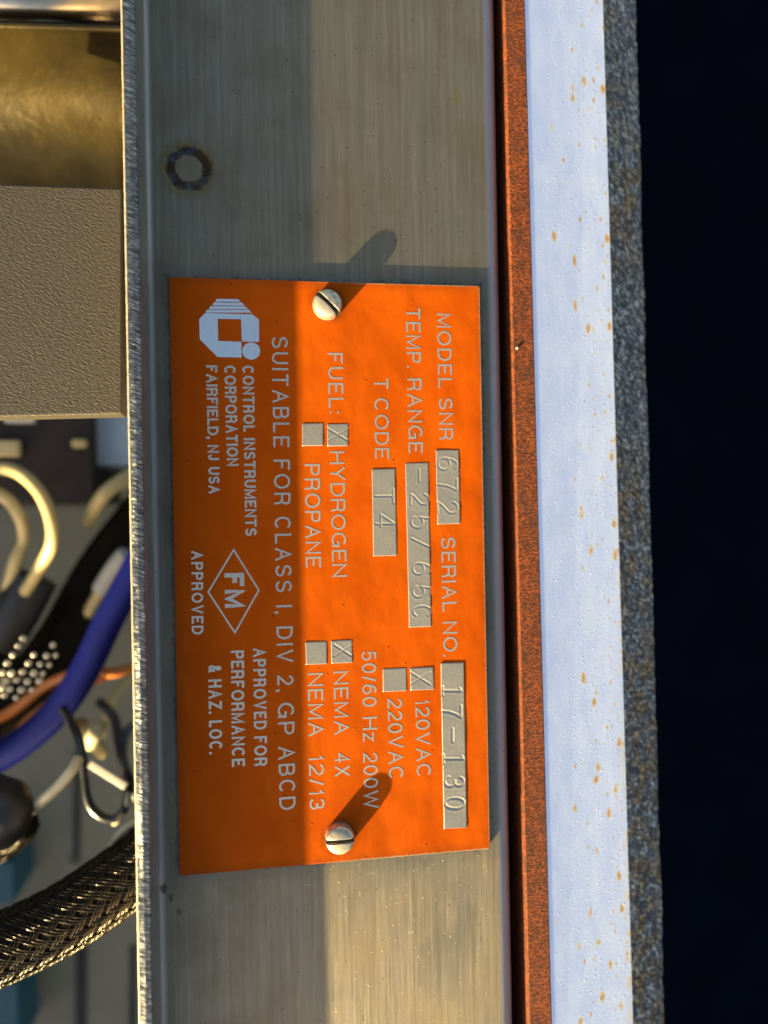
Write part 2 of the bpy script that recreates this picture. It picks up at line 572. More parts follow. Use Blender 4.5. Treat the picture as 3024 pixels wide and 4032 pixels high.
# ------------------------------------------------------------------ setting
fl = MB(); fl.box(-3000, 3000, -3000, 3000, -420, -410)
tag(fl.build('floor', M['floor']), None, None, kind='structure')

# ------------------------------------------------------------------ cabinet
cab = thing('equipment_cabinet', (-38, 0, -150), 'open instrument cabinet with a brushed stainless side rail beside its wired interior', 'cabinet')
Y0, Y1 = -260.0, 260.0
# section of the bent sheet: lip standing up on the left, flat web, edge rolled down on the right
LX0 = at(497, 1000, 10).x; LX1 = at(547, 1000, 10).x
RX = at(1996, 2016, PROUD).x
RX = 37.6


def arc(cx, cz, r, a0, a1, n):
    return [(cx + r * math.cos(math.radians(a0 + (a1 - a0) * i / n)), cz + r * math.sin(math.radians(a0 + (a1 - a0) * i / n))) for i in range(n + 1)]


TH = LX1 - LX0
LH = 9.75
z0 = PROUD
inner = [(LX1, LH)] + arc(LX1 + 1.3, z0 + 1.3, 1.3, 180, 270, 8) + arc(RX - 3.6, z0 - 3.6, 3.6, 90, 0, 16) + [(RX, -34)]
outer = [(RX - 1.6, -34), (RX - 1.6, z0 - 5.2), (LX0 + 2.2, z0 - 5.2), (LX0 + 2.2, -30), (LX0, -30), (LX0, LH)]
rail = MB(); rail.keep = False
poly = inner + outer


def wob(i, y):
    return (0.05 * math.sin(y * .043 + i), 0.0)


rail.sweep(poly, Y0, Y1, 2)
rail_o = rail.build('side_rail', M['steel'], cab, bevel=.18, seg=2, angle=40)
# the sheared end face of the lip, as its own part: ragged strip with sloping sides
cutm = MB()
NY = 900
rb = rng.normal(0, 1, (NY, 3))


def cut_fn(i, j):
    y = Y0 + (Y1 - Y0) * j
    k = min(NY - 1, int(j * (NY - 1)))
    xs = (LX0 - .06, LX0 + .12, LX0 + TH * .5, LX1 - .16, LX1 + .05)
    zs = (LH - .1, LH + .30, LH + .34, LH + .16, LH - .1)
    n = int(round(i * 4))
    return (xs[n] + rb[k, 0] * .010, y, zs[n] + rb[k, 1] * .012)


cutm.grid(cut_fn, 5, NY)
cutm.build('sheared_edge', M['cut'], cab)
rim_gold = MB()  # thin gold tube added to draw the sun-caught corner of the lip
rim_gold.tube([(LX0 - .02 + rb[k, 2] * .012, Y0 + (Y1 - Y0) * k / (NY - 1), LH + .14) for k in range(NY)], .17, 6)
rim_gold.build('sunlit_rim', M['rim_gold'], cab, smooth=True)
# stud weld seen as a flat disc inside its burnt ring
stud = MB()
sr = [(2.72 + .05 * math.sin(3 * a) + .05 * math.sin(5 * a + 1)) for a in np.linspace(0, 2 * math.pi, 48, endpoint=False)]
stud.prism([(WELD.x + sr[i] * math.cos(2 * math.pi * i / 48), WELD.y + sr[i] * math.sin(2 * math.pi * i / 48)) for i in range(48)], PROUD - .2, PROUD + .16)
stud.build('weld_stud', M['steel'], rail_o, bevel=.1)

# back panel and the far walls of the cabinet (they keep the low sun off its depth)
BD = -160.0
bp = MB(); bp.box(-332, LX0 - .5, -400, 300, BD - 2, BD)
back_o = bp.build('back_panel', M['panel_grey'], cab)
for (xa, ya, xb, yb, wpx) in ((308, 2950, 300, 3400, 26), (322, 3720, 318, 4200, 46), (525, 3720, 520, 4200, 26)):
    a = at(xa, ya, BD); b = at(xb, yb, BD); hw = wpx * .045
    s = MB(); s.hexa([(b.x - hw, b.y, BD + .8), (b.x + hw, b.y, BD + .8), (a.x + hw, a.y, BD + .8), (a.x - hw, a.y, BD + .8)],
                     [(b.x - hw, b.y, BD - .5), (b.x + hw, b.y, BD - .5), (a.x + hw, a.y, BD - .5), (a.x - hw, a.y, BD - .5)])
    s.build('panel_seam', M['seam'], back_o)
w1 = MB(); w1.box(-332, -330, -400, 300, BD - 2, 10); w1.build('cabinet_wall', M['cab_wall'], cab)
w2 = MB(); w2.box(-330, 60, -402, -400, BD - 2, 10); w2.build('cabinet_wall', M['cab_wall'], cab)

# ------------------------------------------------------------------ right-hand side: gasket strip, painted frame with its rusty outer edge
def along(x_top, x_bot, w):
    """straight edge seen at x_top on the upper and x_bot on the lower border, run past the frame"""
    a = at(x_top, 0, w); b = at(x_bot, 4032, w)
    d = (a - b); t = 0.35
    return b - d * t, a + d * t


def strip(edges, zlow, n=2, name=None):
    """edges: list of ((xt, xb, w)) left to right; makes a slab with those upper edges"""
    L = [along(*e) for e in edges]
    mb = MB()
    rows = []
    for j in range(n):
        t = j / (n - 1)
        for a, b in L:
            rows.append(a.lerp(b, t))
        rows.append(Vector((L[-1][0].lerp(L[-1][1], t).x, rows[-1].y, zlow)))
        rows.append(Vector((L[0][0].lerp(L[0][1], t).x, rows[-2].y, zlow)))
    k = len(L) + 2
    fs = []
    for j in range(n - 1):
        for i in range(k):
            fs.append((j * k + i, j * k + (i + 1) % k, (j + 1) * k + (i + 1) % k, (j + 1) * k + i))
    fs.append(tuple(reversed(range(k)))); fs.append(tuple((n - 1) * k + i for i in range(k)))
    mb.add(rows, fs)
    return mb, L


mb, L = strip([(1988, 2086, -0.9), (2065, 2172, -0.98)], -16)
o = mb.build('rubber_gasket', M['gasket'], origin=L[0][0].lerp(L[0][1], .5), bevel=.12, seg=2)
tag(o, 'narrow rust orange rubber gasket strip between dark gap and white painted strip', 'gasket')

q = at(2035, 1371, -0.9)
cr = MB(); cr.ball((q.x, q.y, q.z + .18), .30, 7, 5, 1.1)
tag(cr.build('grit_crumb', M['rim_gold'], origin=q), 'tiny golden crumb of grit lying on the orange gasket strip', 'crumb')
frame = thing('painted_frame', at(2250, 2016, -10), 'white painted metal frame edge speckled with rust spots, outer edge bare and corroded', 'frame')
mb, L = strip([(2066, 2173, -1.12), (2374, 2493, -6.4)], -18)
mb.build('painted_face', M['white'], frame, bevel=.03, seg=1)
mb, L = strip([(2376, 2494, -6.5), (2502, 2616, -12.6)], -24)
# ragged crust on the corroded edge
lo = MB()
a0, a1 = L[0]; b0, b1 = L[1]


jag = np.convolve(rng.normal(0, 1, 712), np.ones(4) / 4, 'same') * .14 + np.convolve(rng.normal(0, 1, 712), np.ones(25) / 25, 'same') * .35


def crust(i, j):
    p = a0.lerp(a1, j).lerp(b0.lerp(b1, j), i)
    e = min(i, 1 - i)
    q = float(0.16 * math.sin(j * 911.3 + i * 17.7) * math.sin(j * 377.1 + i * 31.0))
    out = 0.0 if i < .93 else float(jag[int(j * 699)])
    return (p.x + out, p.y, p.z + q)


lo.grid(crust, 16, 700)
kk = len(lo.v)
lo.build('corroded_edge', M['ledge'], frame, smooth=True)
lb = MB()
lb.add([a0 + Vector((0, 0, -.5)), b0 + Vector((-.3, 0, -.5)), b1 + Vector((-.3, 0, -.5)), a1 + Vector((0, 0, -.5)),
        a0 + Vector((0, 0, -14)), b0 + Vector((-.3, 0, -8)), b1 + Vector((-.3, 0, -8)), a1 + Vector((0, 0, -14))],
       [(0, 1, 2, 3), (7, 6, 5, 4), (4, 5, 1, 0), (5, 6, 2, 1), (6, 7, 3, 2), (7, 4, 0, 3)])
lb.build('edge_core', M['ledge'], frame)

# ------------------------------------------------------------------ nameplate
plate = thing('nameplate', (0, 0, PROUD), 'orange metal nameplate with silver lettering and stamped data fields, screwed to the steel rail', 'nameplate')
c = .9
pl = MB()
pts = []
for sx, sy in ((1, -1), (1, 1), (-1, 1), (-1, -1)):
    qx, qy = sx * PW / 2, sy * PH / 2
    r = .5
    ang0 = {(1, -1): -90, (1, 1): 0, (-1, 1): 90, (-1, -1): 180}[(sx, sy)]
    for i in range(5):
        a = math.radians(ang0 + 90 * i / 4)
        pts.append((qx - sx * r + r * math.cos(a), qy - sy * r + r * math.sin(a)))
pl.prism(pts, PROUD + .05, 0)
pl.build('plate', M['orange'], plate, bevel=.12, seg=2)


# ---- lettering: single-stroke capitals drawn as ribbons
def el(cx, cy, rx, ry, a0, a1, n=14):
    return [(cx + rx * math.cos(math.radians(a0 + (a1 - a0) * i / n)), cy + ry * math.sin(math.radians(a0 + (a1 - a0) * i / n))) for i in range(n + 1)]


G = {
 'A': (.92, [[(0, 0), (.5, 1), (1, 0)], [(.19, .36), (.81, .36)]]),
 'B': (.80, [[(0, 0), (0, 1), (.55, 1)] + el(.62, .765, .33, .235, 90, -90, 8) + [(0, .53)], [(.55, .53)] + el(.62, .265, .38, .265, 90, -90, 8) + [(0, 0)]]),
 'C': (.90, [el(.5, .5, .5, .5, 42, 318, 24)]),
 'D': (.86, [[(0, 0), (0, 1), (.42, 1)] + el(.45, .5, .55, .5, 90, -90, 14) + [(0, 0)]]),
 'E': (.74, [[(1, 1), (0, 1), (0, 0), (1, 0)], [(0, .52), (.92, .52)]]),
 'F': (.70, [[(1, 1), (0, 1), (0, 0)], [(0, .52), (.88, .52)]]),
 'G': (.94, [el(.5, .5, .5, .5, 48, 300, 22) + [(.93, .17), (.97, .47), (.56, .47)], [(.97, .47), (.97, 0)]]),
 'H': (.82, [[(0, 0), (0, 1)], [(1, 0), (1, 1)], [(0, .53), (1, .53)]]),
 'I': (.12, [[(.5, 0), (.5, 1)]]),
 'J': (.62, [[(1, 1), (1, .3)] + el(.5, .3, .5, .3, 0, -180, 10)]),
 'L': (.68, [[(0, 1), (0, 0), (1, 0)]]),
 'M': (.98, [[(0, 0), (0, 1), (.5, .06), (1, 1), (1, 0)]]),
 'N': (.84, [[(0, 0), (0, 1), (1, 0), (1, 1)]]),
 'O': (1.0, [el(.5, .5, .5, .5, 0, 360, 28)]),
 'P': (.78, [[(0, 0), (0, 1), (.6, 1)] + el(.66, .73, .34, .27, 90, -90, 8) + [(0, .46)]]),
 'R': (.82, [[(0, 0), (0, 1), (.6, 1)] + el(.64, .74, .33, .26, 90, -90, 8) + [(0, .48)], [(.55, .48), (.78, .44), (.9, .32), (.97, 0)]]),
 'S': (.80, [el(.5, .75, .46, .25, 15, 180, 9) + [(.06, .68), (.18, .575), (.5, .51), (.84, .44), (.97, .33)] + el(.5, .26, .49, .26, 5, -168, 10)]),
 'T': (.80, [[(0, 1), (1, 1)], [(.5, 1), (.5, 0)]]),
 'U': (.82, [[(0, 1), (0, .36)] + el(.5, .36, .5, .36, 180, 360, 12) + [(1, 1)]]),
 'V': (.88, [[(0, 1), (.5, 0), (1, 1)]]),
 'W': (1.24, [[(0, 1), (.25, 0), (.5, .97), (.75, 0), (1, 1)]]),
 'X': (.86, [[(0, 0), (1, 1)], [(0, 1), (1, 0)]]),
 'Y': (.88, [[(0, 1), (.5, .44), (1, 1)], [(.5, .44), (.5, 0)]]),
 'Z': (.80, [[(0, 1), (1, 1), (0, 0), (1, 0)]]),
 'z': (.58, [[(0, .72), (1, .72), (0, 0), (1, 0)]]),
 '0': (.70, [el(.5, .5, .5, .5, 0, 360, 24)]),
 '1': (.36, [[(.1, .78), (.6, .82), (.8, 1), (.8, 0)]]),
 '2': (.68, [el(.5, .71, .48, .29, 170, -20, 10) + [(.82, .5), (.25, .2), (.02, 0), (1, 0)]]),
 '3': (.68, [el(.48, .74, .42, .26, 165, -70, 10) + [(.42, .53)], [(.42, .53)] + el(.48, .27, .48, .27, 75, -168, 12)]),
 '4': (.72, [[(.76, 0), (.76, 1), (0, .28), (1, .28)]]),
 '5': (.68, [[(.92, 1), (.18, 1), (.06, .48)] + el(.48, .31, .5, .32, 140, -160, 12)]),
 '6': (.70, [[(.90, .90), (.74, .985), (.55, 1.0), (.34, .95), (.14, .76), (.02, .46), (0, .32)] + el(.5, .31, .5, .31, 180, 540, 18)]),
 '7': (.66, [[(0, 1), (1, 1), (.55, .45), (.35, 0)]]),
 '8': (.70, [el(.5, .75, .42, .25, 0, 360, 14), el(.5, .26, .5, .26, 0, 360, 16)]),
 '/': (.42, [[(0, -.06), (1, 1.03)]]),
 '-': (.45, [[(0, .45), (1, .45)]]),
 '.': (.12, 'dot'), ',': (.12, 'comma'), ':': (.12, 'colon'),
 '&': (.90, [[(1, 0), (.24, .68), (.20, .82), (.27, .95), (.42, 1), (.57, .95), (.63, .82), (.56, .68), (.18, .44), (.03, .26), (.08, .10), (.28, 0), (.52, .05), (.76, .24), (.92, .50)]]),
}
_lev = [0]


def ribbon(mb, pts, t, z, to):
    """flat stroke of width t along pts (glyph plane, mm) mapped with to(x, y) -> Vector"""
    P = []
    for p in pts:
        q = Vector((p[0], p[1]))
        if not P or (q - P[-1]).length > 1e-4: P.append(q)
    closed = (P[0] - P[-1]).length < 1e-3 and len(P) > 3
    if closed: P = P[:-1]
    n = len(P); h = t / 2; Lf = []; Rt = []
    for i in range(n):
        if closed:
            a = (P[i] - P[i - 1]).normalized(); b = (P[(i + 1) % n] - P[i]).normalized()
        else:
            a = (P[i] - P[i - 1]).normalized() if i else (P[1] - P[0]).normalized()
            b = (P[i + 1] - P[i]).normalized() if i < n - 1 else a
        na = Vector((-a.y, a.x)); nb = Vector((-b.y, b.x))
        mv = (na + nb)
        if mv.length < 1e-6: mv = na
        mv.normalize()
        k = h / max(.5, mv.dot(na))
        Lf.append(P[i] + mv * k); Rt.append(P[i] - mv * k)
    vs = []
    for i in range(n):
        for q in (Lf[i], Rt[i]):
            w = to(q.x, q.y); vs.append((w.x, w.y, z + i * .0005))
    fs = [(2 * i, 2 * i + 1, 2 * i + 3, 2 * i + 2) for i in range(n - 1)]
    if closed: fs.append((2 * n - 2, 2 * n - 1, 1, 0))
    mb.add(vs, fs)


def glyph(mb, ch, x, W, H, t, to):
    """glyph box x..x+W, 0..H; stroke centre lines stay half a stroke inside it"""
    d = G[ch][1]
    _lev[0] = (_lev[0] + 1) % 6
    z = .022 + _lev[0] * .0012
    if isinstance(d, str):
        s = t * 1.05
        def dot(yc, hh=s):
            w = [to(x + W / 2 + a * s / 2, yc + b * hh / 2) for a, b in ((-1, -1), (1, -1), (1, 1), (-1, 1))]
            mb.add([(p.x, p.y, z) for p in w], [(0, 1, 2, 3)])
        if d == 'colon':
            dot(H * .12); dot(H * .62)
        else:
            dot(s * .5)
        if d == 'comma':
            w = [to(x + W / 2 + a * s, b * s) for a, b in ((-.5, .1), (.5, .1), (.3, -.8), (-.3, -.8))]
            mb.add([(p.x, p.y, z + .0006) for p in w], [(0, 1, 2, 3)])
        return
    h = t / 2
    for st in d:
        z += .0037
        if W < t * 1.5:
            q = [(x + W / 2, h * 0 + p[1] * H) for p in st]
        else:
            q = []
            for k, p in enumerate(st):
                yy = h + p[1] * (H - t)
                q.append((x + h + p[0] * (W - t), yy))
            # open butt ends reach the full cap height / foot
            for e, nb in ((0, 1), (-1, -2)):
                if abs(st[e][1]) < .01 and abs(st[nb][1]) > .2: q[e] = (q[e][0], 0)
                if abs(st[e][1] - 1) < .01 and abs(st[nb][1] - 1) > .2: q[e] = (q[e][0], H)
                if st[e][0] > .99 and abs(st[nb][1] - st[e][1]) < .02: q[e] = (x + W, q[e][1])
                if st[e][0] < .01 and abs(st[nb][1] - st[e][1]) < .02 and ch in 'TZz27': q[e] = (x, q[e][1])
        ribbon(mb, q, t, z, to)


def line(words, b0, y0, b1, y1, cap, weight, gap, label=None):
    """one line of writing. words: (text, start y, end y) in photograph pixels; (b0,y0)-(b1,y1): its foot line; cap in px"""
    A = at(b0, y0, .03); B = at(b1, y1, .03)
    ex = (B - A).normalized()
    ey = Vector((-ex.y, ex.x, 0))
    px = (B - A).length / (y1 - y0)
    H = cap * px * 1.0
    t = H * weight
    mb = MB(); mb.keep = True
    for text, ya, yb in words:
        s0 = (ya - y0) * px; ln = (yb - ya) * px
        g = gap * H
        nat = sum(G[c][0] for c in text)
        tight = {'L': .0, 'T': .0, 'A': -.02}
        k = (ln - g * (len(text) - 1) - 0) / nat if len(text) > 1 else ln / nat
        x = s0
        # keep dots and I at stroke width, share the rest
        fixed = sum(t * 1.0 for c in text if c in 'I.,:')
        nat = sum(G[c][0] for c in text if c not in 'I.,:')
        k = (ln - g * (len(text) - 1) - fixed) / max(nat, .01)
        for c in text:
            W = t if c in 'I.,:' else G[c][0] * k
            glyph(mb, c, x, W, H, t, lambda a, b: A + ex * a + ey * b)
            x += W + g
    return mb.build('lettering', M['bare'], plate)


LT, BD_ = .135, .20
line([('MODEL', 1234, 1527), ('SNR', 1567, 1732)], 1720, 1234, 1730, 1732, 57, LT, .22)
line([('TEMP.', 1211, 1448), ('RANGE', 1490, 1784)], 1598, 1211, 1609, 1784, 58, LT, .20)
line([('T', 1489, 1531), ('CODE', 1568, 1807)], 1473, 1489, 1477, 1807, 57, LT, .20)
line([('FUEL:', 1389, 1628)], 1290, 1389, 1295, 1628, 60, LT, .24)
line([('SUITABLE', 1325, 1761), ('FOR', 1810, 1989), ('CLASS', 2035, 2333), ('I,', 2384, 2418), ('DIV', 2468, 2611),
      ('2,', 2660, 2724), ('GP', 2769, 2895), ('ABCD', 2940, 3191)], 1069, 1325, 1100, 3191, 64, LT, .24)
line([('HYDROGEN', 1777, 2273)], 1298, 1777, 1309, 2273, 58, LT, .17)
line([('PROPANE', 1827, 2235)], 1199, 1827, 1204, 2235, 61, LT, .19)
line([('NEMA', 2644, 2895), ('4X', 2967, 3060)], 1313, 2644, 1320, 3060, 58, LT, .20)
line([('NEMA', 2651, 2902), ('12/13', 2973, 3191)], 1212, 2651, 1219, 3191, 60, LT, .20)
line([('50/60', 2564, 2784), ('Hz', 2824, 2921), ('200W', 2965, 3186)], 1424, 2564, 1433, 3186, 58, LT, .17)
line([('120VAC', 2754, 3062)], 1635, 2754, 1641, 3062, 58, LT, .16)
line([('220VAC', 2752, 3071)], 1526, 2752, 1531, 3071, 59, LT, .16)
line([('SERIAL', 2115, 2410), ('NO.', 2448, 2586)], 1737, 2115, 1746, 2586, 58, LT, .20)
line([('CONTROL', 1439, 1701), ('INSTRUMENTS', 1725, 2111)], 954, 1439, 966, 2111, 45, BD_, .12)
line([('CORPORATION', 1439, 1836)], 882, 1439, 894, 1836, 45, BD_, .11)
line([('FAIRFIELD,', 1438, 1728), ('NJ', 1752, 1812), ('USA', 1839, 1945)], 811, 1438, 822, 1945, 43, BD_, .12)
line([('APPROVED', 2168, 2499)], 753, 2168, 755, 2499, 45, BD_ * .95, .18)
line([('FM', 2257, 2395)], 884, 2257, 886, 2395, 76, .235, .16)
line([('APPROVED', 2552, 2874), ('FOR', 2900, 3018)], 996, 2552, 1002, 3018, 50, BD_ * .92, .15)
line([('PERFORMANCE', 2562, 3020)], 909, 2562, 913, 3020, 51, BD_ * .92, .13)
line([('&', 2619, 2650), ('HAZ.', 2676, 2811), ('LOC.', 2838, 2971)], 820, 2619, 824, 2971, 51, BD_ * .92, .16)


def flat(name, polys, mat, z=.024, parent=None, dz=.0008):
    mb = MB(); mb.keep = True
    for i, p in enumerate(polys):
        q = [at(x, y, .03) for x, y in p]
        ar = sum(q[k].x * q[(k + 1) % len(q)].y - q[(k + 1) % len(q)].x * q[k].y for k in range(len(q)))
        if ar < 0: q.reverse()
        mb.add([(v.x, v.y, z + dz * i) for v in q], [tuple(range(len(q)))])
    return mb.build(name, mat, parent or plate)


def R1(pts): return [(620 + x * .4294, 1050 + y * .4294) for x, y in pts]


logo = []
for (y0, y1, xa, xb, xc, xd) in ((295, 321, 540, 740, 764, 530), (328, 355, 514, 775, 800, 506), (361, 389, 484, 805, 834, 472), (394, 421, 452, 838, 866, 444)):
    logo.append(R1([(xa, y0), (xb, y0 + 2), (xc, y1 + 1), (xd, y1)]))
# ring of the emblem, cut into convex pieces that butt together
logo += [R1([(435, 425), (872, 437), (930, 485), (766, 482), (552, 478), (383, 480)]),
         R1([(930, 485), (932, 688), (774, 686), (766, 482)]),
         R1([(383, 480), (552, 478), (556, 680), (388, 665)]),
         R1([(388, 665), (556, 680), (770, 690), (772, 834), (550, 828)]),
         R1([(860 + 82 * math.cos(a), 773 + 79 * math.sin(a)) for a in np.linspace(0, 2 * math.pi, 36, endpoint=False)])]
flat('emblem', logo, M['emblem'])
D = [(920, 2165), (1019, 2324), (925, 2491), (820, 2331)]
dm = MB(); dm.keep = True
ribbon(dm, [(v.x, v.y) for v in [at(x, y, .03) for x, y in D + D[:1]]], .36, .024, lambda a, b: Vector((a, b, 0)))
dm.build('diamond_outline', M['bare'], plate)


# ---- bare data fields, stamped: a fine grid pushed down along the strokes
def stamp_strokes(ch, xb, xt, ya, yb):
    """glyph stretched over the pixel box: reading direction down the photo, top of the letter to the right"""
    out = []
    for st in G2[ch]:
        out.append([(xb + (xt - xb) * p[1], ya + (yb - ya) * p[0]) for p in st])
    return out


G2 = {k: v[1] for k, v in G.items() if not isinstance(v[1], str)}
G2['7'] = [[(0, 1), (1, 1)], [(1, 1), (.75, .75), (.55, .4), (.48, 0)]]
G2['1'] = [[(.5, 0), (.5, 1)], [(.1, 0), (.95, 0)], [(.25, .93), (.5, 1)]]
G2['-'] = [[(0, .5), (1, .5)]]
G2['/'] = [[(0, 0), (1, 1)]]


def field(corners, strokes, depth, name='data_field', width=.20, dent=0.0, up=.12):
    C = [at(x, y, .15) for x, y in corners]         # TL, TR, BR, BL
    lu = (C[1] - C[0]).length; lv = (C[3] - C[0]).length
    S = []
    for st in strokes:
        P = [at(x, y, .15) for x, y in st]
        S += [(P[i], P[i + 1]) for i in range(len(P) - 1)]
    step = .085
    nu = max(6, int(lu / step)); nv = max(6, int(lv / step))
    I, J = np.meshgrid(np.linspace(0, 1, nu), np.linspace(0, 1, nv))
    tl, tr, br, bl = [np.array((p.x, p.y)) for p in C]
    P = (tl * ((1 - I) * (1 - J))[..., None] + tr * (I * (1 - J))[..., None] + br * (I * J)[..., None] + bl * ((1 - I) * J)[..., None])
    D = np.full(I.shape, 9.0)
    for a, b in S:
        a = np.array((a.x, a.y)); b = np.array((b.x, b.y)); ab = b - a; l2 = max(ab @ ab, 1e-9)
        t = np.clip(((P - a) @ ab) / l2, 0, 1)
        D = np.minimum(D, np.linalg.norm(P - a - t[..., None] * ab, axis=-1))
    z = np.full(I.shape, up)
    z -= depth * np.exp(-(D / width) ** 2) - depth * .30 * np.exp(-((D - width * 2.1) / (width * .9)) ** 2)
    if dent: z -= dent * np.exp(-(D / 1.1) ** 2)
    z += .022 * np.sin(P[..., 1] * .55 + P[..., 0] * .3) + .010 * np.sin(P[..., 1] * 1.3 + 1.0) * np.sin(P[..., 0] * .9)
    z[0, :] = z[-1, :] = 0.012; z[:, 0] = z[:, -1] = 0.012
    mb = MB(); mb.keep = True
    # counter-clockwise from above: image down is -y, so walk rows reversed
    vs = [(P[j, i, 0], P[j, i, 1], z[j, i]) for j in range(nv) for i in range(nu)]
    fs = [(j * nu + i, (j + 1) * nu + i, (j + 1) * nu + i + 1, j * nu + i + 1) for j in range(nv - 1) for i in range(nu - 1)]
    mb.add(vs, fs)
    return mb.build(name, M['field'], plate, smooth=True)


s = stamp_strokes('6', 1725, 1800, 1803, 1849) + stamp_strokes('7', 1722, 1799, 1886, 1931) + stamp_strokes('2', 1724, 1802, 1976, 2021)
field([(1716, 1772), (1806, 1772), (1812, 2062), (1723, 2065)], s, .08)
s = []
for ch, ya, yb, xb, xt in (('-', 1848, 1896, 1600, 1702), ('2', 1945, 1987, 1618, 1687), ('5', 2034, 2079, 1620, 1694), ('/', 2120, 2156, 1620, 1695),
                           ('6', 2217, 2261, 1626, 1696), ('5', 2308, 2352, 1626, 1696), ('C', 2386, 2430, 1627, 1698)):
    s += stamp_strokes(ch, xb, xt, ya, yb)
field([(1596, 1825), (1686, 1822), (1698, 2468), (1611, 2471)], s, .08)
s = stamp_strokes('T', 1477, 1549, 1926, 1980) + stamp_strokes('4', 1479, 1554, 2026, 2074)
field([(1464, 1848), (1555, 1846), (1562, 2188), (1470, 2190)], s, .08)
s = (stamp_strokes('1', 1743, 1815, 2700, 2740) + stamp_strokes('7', 1742, 1815, 2778, 2824) + stamp_strokes('-', 1742, 1823, 2869, 2920) +
     stamp_strokes('1', 1747, 1824, 2968, 3008) + stamp_strokes('3', 1751, 1827, 3058, 3098) + stamp_strokes('0', 1752, 1829, 3142, 3184))
field([(1735, 2612), (1826, 2609), (1838, 3260), (1748, 3264)], s, .10, width=.24, dent=.04, up=.20)
X1 = [[(1291, 1687), (1370, 1735)], [(1370, 1688), (1291, 1735)]]
field([(1288, 1670), (1370, 1669), (1370, 1756), (1289, 1757)], X1, .07, 'check_box')
field([(1189, 1668), (1272, 1667), (1272, 1755), (1190, 1756)], [], 0, 'check_box')
field([(1303, 2524), (1385, 2521), (1388, 2610), (1305, 2613)], [[(1315, 2538), (1386, 2584)], [(1386, 2539), (1315, 2584)]], .07, 'check_box')
field([(1202, 2529), (1286, 2527), (1287, 2615), (1205, 2618)], [], 0, 'check_box')
field([(1615, 2632), (1706, 2627), (1709, 2716), (1617, 2719)], [[(1618, 2648), (1693, 2694)], [(1693, 2647), (1618, 2694)]], .07, 'check_box')
field([(1507, 2635), (1599, 2631), (1601, 2721), (1508, 2725)], [], 0, 'check_box')


# ------------------------------------------------------------------ screws
def screw(px, py, slot_deg, label):
    c = at(px, py, 1.6); R = 2.98
    t = thing('slotted_screw', (c.x, c.y, 0), label, 'screw', 'screws holding the nameplate')
    prof = [(R * .98, 0.02), (R, .5), (R, 1.75), (R * .985, 2.15), (R * .94, 2.55), (R * .86, 2.85), (R * .74, 3.03), (R * .5, 3.2), (R * .22, 3.28)]
    sd = Vector((math.cos(math.radians(slot_deg)), math.sin(math.radians(slot_deg))))
    sn = Vector((-sd.y, sd.x))
    hw = .43
    mb = MB()
    # two half-domes with the slot between them
    for sgn in (1, -1):
        rings = []
        n = 22
        for r, z in prof:
            a0 = math.asin(min(1, hw / r)) if r > hw else math.pi / 2
            row = []
            for i in range(n + 1):
                a = a0 + (math.pi - 2 * a0) * i / n
                p = sd * (r * math.cos(a)) + sn * (sgn * r * math.sin(a))
                row.append((c.x + p.x, c.y + p.y, z))
            rings.append(row)
        k = len(mb.v)
        vs = [p for row in rings for p in row]
        m = n + 1
        fs = [(j * m + i, j * m + i + 1, (j + 1) * m + i + 1, (j + 1) * m + i) for j in range(len(prof) - 1) for i in range(n)]
        fs += [tuple((len(prof) - 1) * m + i for i in range(m))]
        # slot side wall
        wall = [j * m for j in range(len(prof))] + [j * m + n for j in reversed(range(len(prof)))]
        fs.append(tuple(wall))
        mb.add(vs, fs)
    o = mb.build('screw_head', M['screw'], t, smooth=False)
    o.data.polygons.foreach_set('use_smooth', [len(p.vertices) == 4 for p in o.data.polygons])
    f = MB()
    a = sd * (R * .985); b = sn * (hw + .01)
    q = [-a - b, a - b, a + b, -a + b]
    f.prism([(c.x + v.x, c.y + v.y) for v in q], .03, 2.15)
    f.build('slot', M['slot'], t)
    return t


screw(1289, 1198, -44, 'domed slotted screw near the emblem, its slot running slantwise')
screw(1338, 3303, 0, 'domed slotted screw below the NEMA ratings, its slot running straight across')

# ------------------------------------------------------------------ inside of the cabinet
# polished bar across the top
bar = MB()
p = [at(-400, 8, -22), at(560, 34, -22)]
bar.tube([p[0], p[1]], 3.4, 40)
tag(bar.build('polished_bar', M['chrome'], smooth=True, origin=p[0].lerp(p[1], .5)), 'polished metal bar crossing above the yellow brass coloured cover', 'bar')
# chromated curved cover
cv = MB()


def cover(i, j):
    a = at(-420 + 960 * i, 88 + 26 * i + 720 * j, 0)
    y = a.y; x = a.x * 1.05
    z = -15 - 20 * math.sin(math.pi * min(1, j * 1.0) * .62) - 8 * j
    q = at(-420 + 960 * i, 70 + 26 * i + 760 * j, z)
    return (q.x, q.y, q.z)


cv.grid(cover, 12, 50)
co = cv.build('curved_cover', M['brass'], smooth=True, origin=at(200, 400, -30))
s = co.modifiers.new('t', 'SOLIDIFY'); s.thickness = .0012; s.offset = -1
tag(co, 'dull yellow chromated curved metal cover above the taupe panel', 'metal cover')
# textured taupe panel
tp = MB()
T = [at(-430, 1652, -4), at(480, 1630, -4), at(478, 742, -4), at(-430, 708, -4)]
tp.hexa(T, [v + Vector((0, 0, -6)) for v in T])
tag(tp.build('textured_panel', M['taupe'], origin=at(200, 1180, -8), bevel=.35, seg=3), 'taupe powder coated panel with leathery texture and bright lower edge', 'panel')

